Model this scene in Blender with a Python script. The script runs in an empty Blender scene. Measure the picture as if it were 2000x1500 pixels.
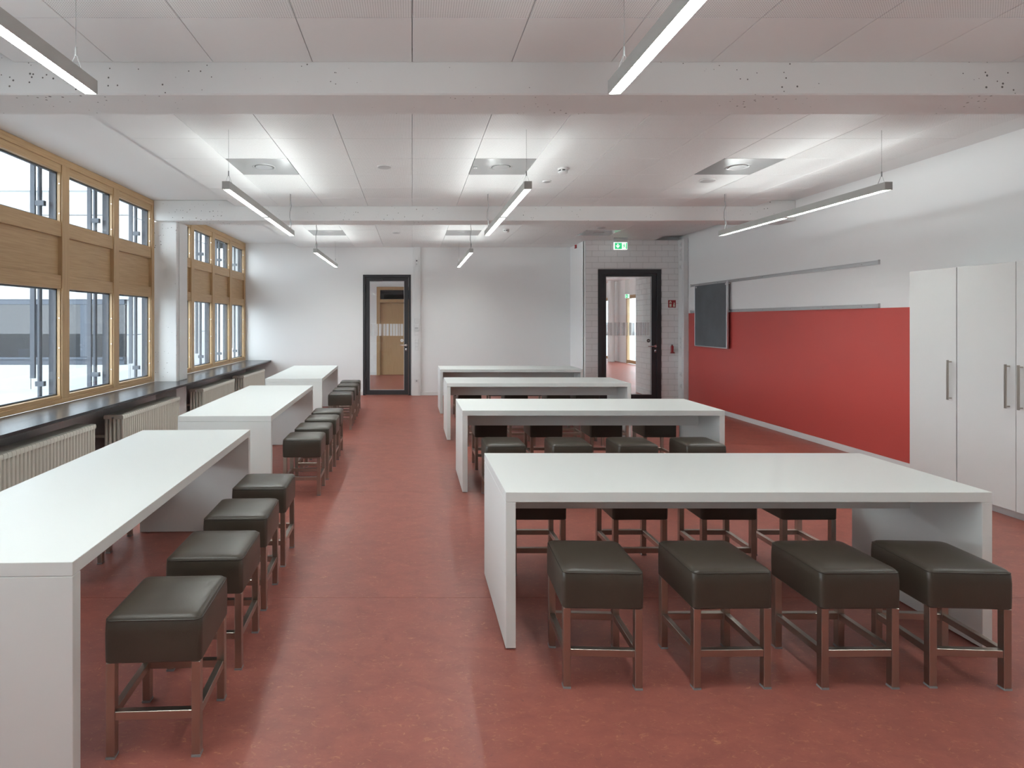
import bpy, bmesh, math, random
from mathutils import Vector, Matrix
random.seed(4)
sc = bpy.context.scene
C = sc.collection
# ------------------------------------------------------------------ camera
EYE = 1.57; F = 1108.0                      # eye height, focal length in pixels of the 2000 px frame
cam = bpy.data.cameras.new('camera'); co = bpy.data.objects.new('camera', cam); C.objects.link(co)
cam.sensor_width = 36; cam.lens = F/2000*36
cam.shift_x = 195/2000; cam.shift_y = -123/2000
cam.clip_start = .05; cam.clip_end = 300
co.location = (0, 0, EYE); co.rotation_euler = (math.pi/2, 0, 0)
sc.camera = co
# ------------------------------------------------------------------ world, exposure
w = bpy.data.worlds.new('overcast_sky'); sc.world = w; w.use_nodes = True
bg = w.node_tree.nodes['Background']
bg.inputs[0].default_value = (.88, .95, 1.03, 1); bg.inputs[1].default_value = 4.0
vs = sc.view_settings
vs.view_transform = 'Standard'; vs.look = 'None'; vs.gamma = 1; vs.exposure = 0.95
vs.use_curve_mapping = False
LAMP = (.92, .985, .975); DOWN = 38.0; UP = 0.046; WIDE = 1.4
# ------------------------------------------------------------------ materials
M = {}
def mat(name, col, rough=.5, metal=0, spec=.5, bump=0, bscale=200, var=0, vscale=4, coat=0):
    m = bpy.data.materials.new(name); m.use_nodes = True
    nt = m.node_tree; p = nt.nodes['Principled BSDF']
    p.inputs['Base Color'].default_value = (*col, 1)
    p.inputs['Roughness'].default_value = rough; p.inputs['Metallic'].default_value = metal
    p.inputs['Specular IOR Level'].default_value = spec
    if coat: p.inputs['Coat Weight'].default_value = coat
    if bump or var:
        tc = nt.nodes.new('ShaderNodeTexCoord')
        n = nt.nodes.new('ShaderNodeTexNoise'); nt.links.new(tc.outputs['Object'], n.inputs['Vector'])
        n.inputs['Scale'].default_value = bscale; n.inputs['Detail'].default_value = 3
        if bump:
            b = nt.nodes.new('ShaderNodeBump'); b.inputs['Strength'].default_value = bump; b.inputs['Distance'].default_value = .002
            nt.links.new(n.outputs['Fac'], b.inputs['Height']); nt.links.new(b.outputs['Normal'], p.inputs['Normal'])
        if var:
            n2 = nt.nodes.new('ShaderNodeTexNoise'); nt.links.new(tc.outputs['Object'], n2.inputs['Vector'])
            n2.inputs['Scale'].default_value = vscale; n2.inputs['Detail'].default_value = 4
            r = nt.nodes.new('ShaderNodeValToRGB'); nt.links.new(n2.outputs['Fac'], r.inputs['Fac'])
            r.color_ramp.elements[0].position = .35; r.color_ramp.elements[1].position = .65
            r.color_ramp.elements[0].color = (*[c*(1-var) for c in col], 1)
            r.color_ramp.elements[1].color = (*[min(1, c*(1+var)) for c in col], 1)
            nt.links.new(r.outputs['Color'], p.inputs['Base Color'])
    M[name] = m; return m
def emis(name, col, s):
    m = bpy.data.materials.new(name); m.use_nodes = True
    p = m.node_tree.nodes['Principled BSDF']
    p.inputs['Base Color'].default_value = (*col, 1)
    p.inputs['Emission Color'].default_value = (*col, 1); p.inputs['Emission Strength'].default_value = s
    M[name] = m; return m
mat('wall_grey', (.42, .41, .39), .7, bump=.05, bscale=120)
mat('plaster', (.86, .86, .855), .75, bump=.08, bscale=120)
mat('paint_white', (.78, .78, .775), .45, bump=.05, bscale=90)
mat('block_white', (.85, .85, .845), .55, bump=.35, bscale=90)
mat('mortar_white', (.60, .60, .59), .7)
mat('slab', (.84, .84, .835), .8)
mat('panel_plain', (.84, .84, .835), .5)
mat('void', (.30, .30, .30), .9)
mat('table_white', (.80, .82, .795), .38, spec=.45, bump=.02, bscale=400)
mat('edge_white', (.74, .725, .66), .4)
mat('leather', (.060, .049, .036), .36, spec=.55, bump=.22, bscale=420, var=.06, vscale=8)
mat('piping', (.045, .037, .028), .42)
mat('steel', (.46, .42, .37), .30, metal=1, bump=.03, bscale=300)
mat('chrome', (.72, .72, .72), .18, metal=1)
mat('glide', (.30, .31, .31), .4)
mat('alu', (.62, .63, .64), .35, metal=.85)
mat('alu_matt', (.60, .61, .61), .5, metal=.4)
mat('anthracite', (.035, .036, .040), .42)
mat('sill_dark', (.045, .046, .05), .24, spec=.6, bump=.03, bscale=150)
mat('facade_dark', (.055, .066, .085), .45, metal=.2)
mat('facade_white', (.30, .31, .32), .6, var=.02, vscale=.6)
mat('ground_pale', (.28, .29, .30), .9, var=.06, vscale=.5)
mat('radiator_cream', (.76, .75, .67), .4)
mat('red_panel', (.56, .085, .072), .31, spec=.5, bump=.03, bscale=300)
mat('slate', (.115, .128, .14), .55, var=.10, vscale=3)
mat('cabinet_white', (.74, .74, .725), .42, bump=.015, bscale=300)
mat('cabinet_gap', (.12, .12, .12), .8)
mat('lamp_body', (.46, .46, .44), .42, metal=.3)
mat('louvre', (.72, .71, .66), .25, metal=.7)
mat('red_plastic', (.34, .018, .022), .35)
mat('cream_print', (.75, .74, .60), .6)
mat('black_plastic', (.02, .02, .022), .4)
mat('white_plastic', (.72, .72, .715), .35)
mat('grey_plastic', (.50, .50, .50), .4)
mat('duct_white', (.77, .77, .765), .4)
mat('diffuser_tile', (.44, .44, .44), .22, metal=.25, spec=.6)
mat('weld', (.46, .19, .13), .5)
mat('cable_grey', (.25, .25, .25), .5)
mat('film_sticker', (.70, .70, .69), .6)
mat('dark_sticker', (.08, .065, .06), .6)
mat('pot_white', (.75, .76, .76), .4)
mat('leaf_green', (.10, .20, .06), .6)
mat('yellow_rail', (.55, .50, .25), .5)
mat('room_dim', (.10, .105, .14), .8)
emis('tube', LAMP, DOWN)
emis('sign_green', (.03, .50, .19), .55); emis('sign_white', (.95, 1, .97), .45)
def glass(name, tint=(.93, .96, .96), refl=1.0, dark=0):
    m = bpy.data.materials.new(name); m.use_nodes = True; nt = m.node_tree; nt.nodes.clear()
    o = nt.nodes.new('ShaderNodeOutputMaterial'); mix = nt.nodes.new('ShaderNodeMixShader')
    t = nt.nodes.new('ShaderNodeBsdfTransparent'); t.inputs[0].default_value = (*tint, 1)
    g = nt.nodes.new('ShaderNodeBsdfGlossy'); g.inputs['Roughness'].default_value = .01
    f = nt.nodes.new('ShaderNodeFresnel'); ge = nt.nodes.new('ShaderNodeNewGeometry')   # same reflectance on both faces of the thin pane
    io = nt.nodes.new('ShaderNodeMapRange'); io.inputs[3].default_value = 1.5; io.inputs[4].default_value = 1/1.5
    nt.links.new(ge.outputs['Backfacing'], io.inputs[0]); nt.links.new(io.outputs[0], f.inputs['IOR'])
    k = nt.nodes.new('ShaderNodeMath'); k.operation = 'MULTIPLY_ADD'; k.inputs[1].default_value = refl; k.inputs[2].default_value = dark
    nt.links.new(f.outputs[0], k.inputs[0]); nt.links.new(k.outputs[0], mix.inputs[0])
    nt.links.new(t.outputs[0], mix.inputs[1]); nt.links.new(g.outputs[0], mix.inputs[2]); nt.links.new(mix.outputs[0], o.inputs[0])
    M[name] = m
glass('glass'); glass('glass_far', (.28, .31, .38), 1.0, .03); glass('acrylic', (.95, .97, .96), .8)
def film():
    m = bpy.data.materials.new('film_white'); m.use_nodes = True; nt = m.node_tree; p = nt.nodes['Principled BSDF']
    p.inputs['Base Color'].default_value = (.78, .80, .80, 1); p.inputs['Roughness'].default_value = .7; p.inputs['Alpha'].default_value = .62
    M['film_white'] = m
film()
def wood(name, axis, base=(.58, .395, .215), dark=(.46, .295, .15)):
    m = bpy.data.materials.new(name); m.use_nodes = True; nt = m.node_tree; p = nt.nodes['Principled BSDF']
    tc = nt.nodes.new('ShaderNodeTexCoord'); mp = nt.nodes.new('ShaderNodeMapping')
    s = [38, 38, 38]; s[axis] = 1.4; mp.inputs['Scale'].default_value = s
    n = nt.nodes.new('ShaderNodeTexNoise'); n.inputs['Scale'].default_value = 2.2; n.inputs['Detail'].default_value = 6; n.inputs['Distortion'].default_value = .4
    r = nt.nodes.new('ShaderNodeValToRGB'); r.color_ramp.elements[0].position = .3; r.color_ramp.elements[1].position = .72
    r.color_ramp.elements[0].color = (*dark, 1); r.color_ramp.elements[1].color = (*base, 1)
    nt.links.new(tc.outputs['Object'], mp.inputs['Vector']); nt.links.new(mp.outputs[0], n.inputs['Vector'])
    nt.links.new(n.outputs['Fac'], r.inputs['Fac']); nt.links.new(r.outputs['Color'], p.inputs['Base Color'])
    p.inputs['Roughness'].default_value = .42
    M[name] = m
wood('oak_y', 1); wood('oak_z', 2); wood('oak_door', 2, (.50, .33, .18), (.42, .27, .14))
def linoleum():
    m = bpy.data.materials.new('linoleum'); m.use_nodes = True; nt = m.node_tree; p = nt.nodes['Principled BSDF']; L = nt.links
    tc = nt.nodes.new('ShaderNodeTexCoord')
    def noise(scale, det, rough=.5, dist=0, stretch=(1, 1, 1)):
        mp = nt.nodes.new('ShaderNodeMapping'); mp.inputs['Scale'].default_value = stretch
        n = nt.nodes.new('ShaderNodeTexNoise'); n.inputs['Scale'].default_value = scale; n.inputs['Detail'].default_value = det
        n.inputs['Roughness'].default_value = rough; n.inputs['Distortion'].default_value = dist
        L.new(tc.outputs['Object'], mp.inputs['Vector']); L.new(mp.outputs[0], n.inputs['Vector']); return n
    a = noise(6, 8, .7, .6, (1, 1.6, 1)); ra = nt.nodes.new('ShaderNodeValToRGB'); L.new(a.outputs['Fac'], ra.inputs['Fac'])
    ra.color_ramp.elements[0].position = .36; ra.color_ramp.elements[1].position = .64
    ra.color_ramp.elements[0].color = (.29, .090, .070, 1); ra.color_ramp.elements[1].color = (.36, .112, .083, 1)
    b = noise(24, 7, .74, 1.4, (1, 1.8, 1)); rb = nt.nodes.new('ShaderNodeValToRGB'); L.new(b.outputs['Fac'], rb.inputs['Fac'])
    rb.color_ramp.elements[0].position = .57; rb.color_ramp.elements[1].position = .70
    rb.color_ramp.elements[0].color = (0, 0, 0, 1); rb.color_ramp.elements[1].color = (1, 1, 1, 1)
    mx = nt.nodes.new('ShaderNodeMix'); mx.data_type = 'RGBA'; mx.inputs['B'].default_value = (.52, .225, .125, 1)
    L.new(rb.outputs['Color'], mx.inputs['Factor']); L.new(ra.outputs['Color'], mx.inputs['A'])
    d = noise(31, 6, .72, 1.2, (1, 2.0, 1)); rd = nt.nodes.new('ShaderNodeValToRGB'); L.new(d.outputs['Fac'], rd.inputs['Fac'])
    rd.color_ramp.elements[0].position = .58; rd.color_ramp.elements[1].position = .70
    rd.color_ramp.elements[0].color = (0, 0, 0, 1); rd.color_ramp.elements[1].color = (.7, .7, .7, 1)
    m2 = nt.nodes.new('ShaderNodeMix'); m2.data_type = 'RGBA'; m2.inputs['B'].default_value = (.21, .07, .062, 1)
    L.new(rd.outputs['Color'], m2.inputs['Factor']); L.new(mx.outputs['Result'], m2.inputs['A'])
    L.new(m2.outputs['Result'], p.inputs['Base Color'])
    p.inputs['Roughness'].default_value = .42; p.inputs['Specular IOR Level'].default_value = .45
    f = noise(60, 3); bp = nt.nodes.new('ShaderNodeBump'); bp.inputs['Strength'].default_value = .06; bp.inputs['Distance'].default_value = .004
    L.new(f.outputs['Fac'], bp.inputs['Height']); L.new(bp.outputs['Normal'], p.inputs['Normal'])
    M['linoleum'] = m
linoleum()
def concrete():          # painted concrete with small open pits
    m = bpy.data.materials.new('concrete_white'); m.use_nodes = True; nt = m.node_tree; p = nt.nodes['Principled BSDF']; L = nt.links
    tc = nt.nodes.new('ShaderNodeTexCoord')
    v = nt.nodes.new('ShaderNodeTexVoronoi'); v.inputs['Scale'].default_value = 24; v.inputs['Randomness'].default_value = 1
    L.new(tc.outputs['Object'], v.inputs['Vector'])
    n = nt.nodes.new('ShaderNodeTexNoise'); n.inputs['Scale'].default_value = 2.2; n.inputs['Detail'].default_value = 3; L.new(tc.outputs['Object'], n.inputs['Vector'])
    th = nt.nodes.new('ShaderNodeMapRange'); th.inputs[1].default_value = .40; th.inputs[2].default_value = .70; th.inputs[3].default_value = 0; th.inputs[4].default_value = .20
    L.new(n.outputs['Fac'], th.inputs[0])
    lt = nt.nodes.new('ShaderNodeMath'); lt.operation = 'LESS_THAN'; L.new(v.outputs['Distance'], lt.inputs[0]); L.new(th.outputs[0], lt.inputs[1])
    mx = nt.nodes.new('ShaderNodeMix'); mx.data_type = 'RGBA'; mx.inputs['A'].default_value = (.82, .82, .81, 1); mx.inputs['B'].default_value = (.16, .15, .14, 1)
    L.new(lt.outputs[0], mx.inputs['Factor']); L.new(mx.outputs['Result'], p.inputs['Base Color']); p.inputs['Roughness'].default_value = .6
    M['concrete_white'] = m
concrete()
def perforated():
    m = bpy.data.materials.new('panel_perforated'); m.use_nodes = True; nt = m.node_tree; p = nt.nodes['Principled BSDF']; L = nt.links
    tc = nt.nodes.new('ShaderNodeTexCoord'); sx = nt.nodes.new('ShaderNodeVectorMath'); sx.operation = 'SCALE'; sx.inputs['Scale'].default_value = 80
    fr = nt.nodes.new('ShaderNodeVectorMath'); fr.operation = 'FRACTION'; sb = nt.nodes.new('ShaderNodeVectorMath'); sb.operation = 'SUBTRACT'; sb.inputs[1].default_value = (.5, .5, 0)
    ml = nt.nodes.new('ShaderNodeVectorMath'); ml.operation = 'MULTIPLY'; ml.inputs[1].default_value = (1, 1, 0)
    ln = nt.nodes.new('ShaderNodeVectorMath'); ln.operation = 'LENGTH'
    L.new(tc.outputs['Object'], sx.inputs[0]); L.new(sx.outputs[0], fr.inputs[0]); L.new(fr.outputs[0], sb.inputs[0]); L.new(sb.outputs[0], ml.inputs[0]); L.new(ml.outputs[0], ln.inputs[0])
    lt = nt.nodes.new('ShaderNodeMath'); lt.operation = 'LESS_THAN'; lt.inputs[1].default_value = .18; L.new(ln.outputs['Value'], lt.inputs[0])
    mx = nt.nodes.new('ShaderNodeMix'); mx.data_type = 'RGBA'; mx.inputs['A'].default_value = (.84, .84, .835, 1); mx.inputs['B'].default_value = (.34, .335, .33, 1)
    L.new(lt.outputs[0], mx.inputs['Factor']); L.new(mx.outputs['Result'], p.inputs['Base Color']); p.inputs['Roughness'].default_value = .5
    M['panel_perforated'] = m
perforated()
# ------------------------------------------------------------------ mesh helpers
class MB:
    def __init__(s): s.bm = bmesh.new()
    def box(s, x0, x1, y0, y1, z0, z1, bev=0, seg=1):
        v = [s.bm.verts.new(p) for p in ((x0,y0,z0),(x1,y0,z0),(x1,y1,z0),(x0,y1,z0),(x0,y0,z1),(x1,y0,z1),(x1,y1,z1),(x0,y1,z1))]
        f = [s.bm.faces.new([v[i] for i in q]) for q in ((0,3,2,1),(4,5,6,7),(0,1,5,4),(1,2,6,5),(2,3,7,6),(3,0,4,7))]
        if bev:
            e = list({e for g in f for e in g.edges})
            bmesh.ops.bevel(s.bm, geom=e, offset=bev, segments=seg, profile=.5, affect='EDGES')
        return s
    def tube(s, pts, r, n=8, caps=True):
        pts = [Vector(p) for p in pts]; rings = []
        for i, p in enumerate(pts):
            d = (pts[min(i+1, len(pts)-1)] - pts[max(i-1, 0)]).normalized()
            u = d.orthogonal().normalized() if i == 0 else (prev - d*prev.dot(d)).normalized()
            prev = u; t = d.cross(u)
            rings.append([s.bm.verts.new(p + (u*math.cos(a) + t*math.sin(a))*r) for a in (2*math.pi*k/n for k in range(n))])
        for a, b in zip(rings, rings[1:]):
            for k in range(n): s.bm.faces.new((a[k], a[(k+1) % n], b[(k+1) % n], b[k]))
        if caps: s.bm.faces.new(rings[0][::-1]); s.bm.faces.new(rings[-1])
        return s
    def loop(s, pts, r, n=6):
        pts = [Vector(p) for p in pts]; N = len(pts); rings = []
        for i, p in enumerate(pts):
            d = (pts[(i+1) % N] - pts[i-1]).normalized(); u = Vector((0, 0, 1)); t = d.cross(u).normalized()
            rings.append([s.bm.verts.new(p + (u*math.cos(a) + t*math.sin(a))*r) for a in (2*math.pi*k/n for k in range(n))])
        for i in range(N):
            a, b = rings[i], rings[(i+1) % N]
            for k in range(n): s.bm.faces.new((a[k], a[(k+1) % n], b[(k+1) % n], b[k]))
        return s
    def lathe(s, prof, c=(0, 0, 0), n=24, axis='z'):
        rings = []
        for r, h in prof:
            rg = []
            for k in range(n):
                a = 2*math.pi*k/n; q = (r*math.cos(a), r*math.sin(a), h)
                if axis == 'y': q = (q[0], q[2], -q[1])
                if axis == 'x': q = (q[2], q[0], q[1])
                rg.append(s.bm.verts.new((c[0]+q[0], c[1]+q[1], c[2]+q[2])))
            rings.append(rg)
        for a, b in zip(rings, rings[1:]):
            for k in range(n): s.bm.faces.new((a[k], a[(k+1) % n], b[(k+1) % n], b[k]))
        s.bm.faces.new(rings[0][::-1]); s.bm.faces.new(rings[-1])
        return s
    def prism(s, pts, fix, d0, d1):          # polygon in the two free axes, extruded along axis `fix`
        def P(a, b, d):
            return {'x': (d, a, b), 'y': (a, d, b), 'z': (a, b, d)}[fix]
        A = [s.bm.verts.new(P(a, b, d0)) for a, b in pts]; B = [s.bm.verts.new(P(a, b, d1)) for a, b in pts]
        n = len(pts)
        s.bm.faces.new(A[::-1]); s.bm.faces.new(B)
        for k in range(n): s.bm.faces.new((A[k], A[(k+1) % n], B[(k+1) % n], B[k]))
        return s
    def mesh(s, name, m, smooth=False):
        bmesh.ops.recalc_face_normals(s.bm, faces=s.bm.faces)
        me = bpy.data.meshes.new(name); s.bm.to_mesh(me); s.bm.free()
        me.materials.append(M[m])
        if smooth:
            for p in me.polygons: p.use_smooth = True
            me.set_sharp_from_angle(angle=math.radians(38))
        return me
    def build(s, name, m, parent=None, smooth=False, loc=None):
        return link(name, s.mesh(name, m, smooth), parent, loc)
def link(name, me, parent=None, loc=None, rz=0):
    o = bpy.data.objects.new(name, me); C.objects.link(o)
    if parent: o.parent = parent
    if loc: o.location = loc
    if rz: o.rotation_euler = (0, 0, rz)
    return o
def box(name, m, d, parent=None, bev=0, seg=1): return MB().box(*d, bev=bev, seg=seg).build(name, m, parent, smooth=seg > 1)
def tag(o, label, cat, group=None, kind=None):
    o['label'] = label; o['category'] = cat
    if group: o['group'] = group
    if kind: o['kind'] = kind
    return o
def thing(name, label, cat, loc=(0, 0, 0), rz=0, group=None, kind=None):
    o = bpy.data.objects.new(name, None); C.objects.link(o); o.location = loc; o.rotation_euler = (0, 0, rz)
    o.empty_display_size = .1
    return tag(o, label, cat, group, kind)
def copy_tree(o, parent=None):
    c = o.copy(); C.objects.link(c); c.parent = parent
    for ch in list(o.children): copy_tree(ch, c)
    return c
def struct(name, label, cat, mb, m, smooth=False): return tag(mb.build(name, m, None, smooth), label, cat, kind='structure')
# ------------------------------------------------------------------ dimensions (metres, camera foot at 0,0)
XL, XR = -3.52, 5.22; YF, YB = -.9, 12.0; YD = 10.94; XD = 3.345       # room; door recess block
ZC, ZS = 3.13, 3.215; ZB = 2.935                                        # ceiling panels, slab, beam underside
BEAMS = ((3.42, 3.75), (7.72, 8.06)); FX0, FX1 = -2.4, 4.66
# ------------------------------------------------------------------ floor
fl = struct('floor', 'red marbled linoleum floor laid in wide sheets', 'floor', MB().box(-4.2, 8.0, YF-.2, 27, -.12, -.003), 'weld')
ys = [YF, 1.22, 3.22, 5.22, 7.22, 9.22, 11.22, 13.22, 15.22, 17.22, 19.22, 21.22, 23.22, 25.22, 27]
for a, b in zip(ys, ys[1:]):
    x0, x1 = (-4.2, 8.0) if a > 11 else (-3.7, XR)
    if a == 11.22: x0, x1 = -4.2, 8.0
    box('linoleum_sheet', 'linoleum', (x0, x1, a+.0012, b-.0012, -.003, 0), fl)
# ------------------------------------------------------------------ ceiling: slab, beams and panels
cl = struct('ceiling', 'white suspended ceiling of perforated and plain square panels', 'ceiling',
            MB().box(-3.9, XR+.2, YF-.2, YB+.2, ZS, 3.45), 'slab')
meshes = {}
def panel(x0, x1, y0, y1, m):
    g = .002; key = (round(x1-x0, 3), round(y1-y0, 3), m)
    if key not in meshes:
        hx, hy = (x1-x0)/2-g, (y1-y0)/2-g
        meshes[key] = MB().box(-hx, hx, -hy, hy, 0, .022, bev=.0015).mesh('ceiling_panel', m)
    link('ceiling_panel', meshes[key], cl, ((x0+x1)/2, (y0+y1)/2, ZC))
XS = [FX0 + .6*k for k in range(12)] + [FX1]
bands = [([YF+.05, -.38] + [-.38 + .6*k for k in range(1, 6)] + [2.92, 3.42], 1.9),
         ([3.75, 4.25, 4.85, 5.45, 6.05, 6.65, 7.2, 7.72], 5.45), ([8.06, 8.55, 9.15, 9.75, 10.35, 10.95, 11.5, YB], 9.75)]
tiles = []
for rows, yt in bands:
    for j, (y0, y1) in enumerate(zip(rows, rows[1:])):
        for i, (x0, x1) in enumerate(zip(XS, XS[1:])):
            if y1 < .9: continue                      # behind and above the lens; the slab closes it
            if abs(y0-yt) < .01 and i in (1, 5, 9) : tiles.append((x0, x1, y0, y1)); continue
            if y0 > 10.9 and x0 > 3.2: continue
            if y0 > 10.3 and y1 > YD and x0 > 3.2: y1 = YD
            plain = j in (0, len(rows)-2) or i == 0
            panel(x0, x1, y0, y1, 'panel_plain' if plain else 'panel_perforated')
for (a, b), nm in zip(BEAMS, ('beam standing nearer the wardrobes', 'beam meeting the concrete column')):
    struct('ceiling_beam', 'white painted concrete ' + nm, 'beam', MB().box(XL, XR, a, b, ZB, ZS, bev=.008), 'concrete_white')
# ------------------------------------------------------------------ walls
DX0, DX1, DZ = -1.04, -.027, 2.55                     # glazed door in the back wall
EX0, EX1, EZ = 3.584, 4.80, 2.567                     # glazed door in the recess block
wb = MB().box(-3.9, DX0, YB, YB+.2, 0, ZS).box(DX1, XD+.2, YB, YB+.2, 0, ZS).box(DX0, DX1, YB, YB+.2, DZ, ZS)
struct('wall_back', 'smooth white plaster wall around the glazed door', 'wall', wb, 'plaster')
wr = struct('wall_right', 'white wall with a long red lower half beside the wardrobes', 'wall', MB().box(XR, XR+.2, YF, YD+.2, 0, ZS), 'plaster')
tag(box('red_panel', 'red_panel', (XR-.006, XR, 4.0, 10.70, .075, 1.715), wr), 'long red satin board on the lower wall', 'x'); del wr.children[0]['category']
struct('wall_front', 'plain grey wall behind the viewpoint', 'wall', MB().box(-3.9, XR+.2, YF-.2, YF, 0, ZS), 'wall_grey')
wl = MB()
for a, b in ((YF, 3.45), (3.78, 7.79), (8.14, YB)): wl.box(-3.72, XL, a, b, 0, .712)
wl.box(-3.9, -3.72, YF, YB, -.6, .60).box(-3.9, -3.53, YF, YB, 3.212, ZS+.01)
struct('wall_left', 'low parapet wall under the windows behind the radiators', 'wall', wl, 'plaster')
ws = MB().box(XD, XD+.12, YD+.12, YB, 0, ZS)
struct('wall_recess_side', 'narrow white return wall of the door recess', 'wall', ws, 'plaster')
def block_wall(name, label, fix, pos, u0, u1, ztop, hole, thick, flip=1):
    # painted blockwork; fix 'y': wall in XZ seen from -Y; fix 'x': wall in YZ seen from -X
    base = MB()
    def bx(mb, a0, a1, z0, z1, d0, d1):
        return mb.box(a0, a1, d0, d1, z0, z1) if fix == 'y' else mb.box(d0, d1, a0, a1, z0, z1)
    if hole:
        h0, h1, hz = hole
        bx(base, u0, h0, 0, ztop, pos+.006, pos+thick); bx(base, h1, u1, 0, ztop, pos+.006, pos+thick); bx(base, h0, h1, hz, ztop, pos+.006, pos+thick)
    else: bx(base, u0, u1, 0, ztop, pos+.006, pos+thick)
    wo = struct(name, label, 'wall', base, 'mortar_white')
    H, W, g = .1125, .245, .0035; cache = {}
    for k in range(int(math.ceil(ztop/H))):
        z0, z1 = k*H, min(ztop, (k+1)*H)
        u = u0 - (W/2 if k % 2 else 0)
        while u < u1 - 1e-4:
            segs = [(max(u, u0), min(u+W, u1))]; u += W
            if hole and z0 < hole[2] - 1e-3:
                a, b = segs[0]; segs = []
                if a < hole[0]: segs.append((a, min(b, hole[0])))
                if b > hole[1]: segs.append((max(a, hole[1]), b))
            for a, b in segs:
                if b - a < .02 or z1 - z0 < .02: continue
                key = (round(b-a, 3), round(z1-z0, 3))
                if key not in cache:
                    ha, hz_ = (b-a)/2-g, (z1-z0)/2-g
                    cache[key] = bx(MB(), -ha, ha, -hz_, hz_, -.002, .010).mesh('block', 'block_white')
                loc = ((a+b)/2, pos+.002, (z0+z1)/2) if fix == 'y' else (pos+.002, (a+b)/2, (z0+z1)/2)
                link('block', cache[key], wo, loc)
    return wo
block_wall('wall_entrance', 'white painted block wall around the wide glazed door', 'y', YD, XD, XR, ZC, (EX0, EX1, EZ), .16)
block_wall('wall_corridor_side', 'white block wall seen through the wide glazed door', 'x', 4.94, YD+.17, 12.54, ZC, None, .3)
# column and sill
for a, b, lb in ((3.45, 3.78, 'concrete column by the first radiator'), (7.79, 8.14, 'white pitted concrete column between the two window bays')):
    cm = MB().box(-3.72, -3.235, a, b, 0, ZB if a > 0 else ZS, bev=.006)
    struct('concrete_column', lb, 'column', cm, 'concrete_white')
box_ = MB().box(-3.235, -3.222, 7.86, 8.13, .745, ZB, bev=.002)
struct('trim_2', 'flat white cover strip on the concrete column', 'trim', box_, 'paint_white')
sm = MB()
sm.box(-3.222, -2.98, .6, YB-.004, .714, .742, bev=.002)
for a, b in ((.6, 3.448), (3.782, 7.788), (8.142, YB-.004)): sm.box(XL+.001, -3.222, a, b, .714, .742)
struct('trim_1', 'long anthracite window sill above the radiators', 'window sill', sm, 'sill_dark')
# baseboards
struct('baseboard_right', 'white skirting under the red wall', 'baseboard', MB().box(XR-.016, XR-.0062, 5.44, 10.62, 0, .073, bev=.002), 'paint_white')
bbm = MB().box(-2.9, DX0-.01, YB-.014, YB, 0, .075).box(.175, XD-.001, YB-.014, YB, 0, .075).box(XD-.014, XD, YD, YB-.015, 0, .075)
struct('baseboard_back', 'white skirting along the back wall', 'baseboard', bbm, 'paint_white')
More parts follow.
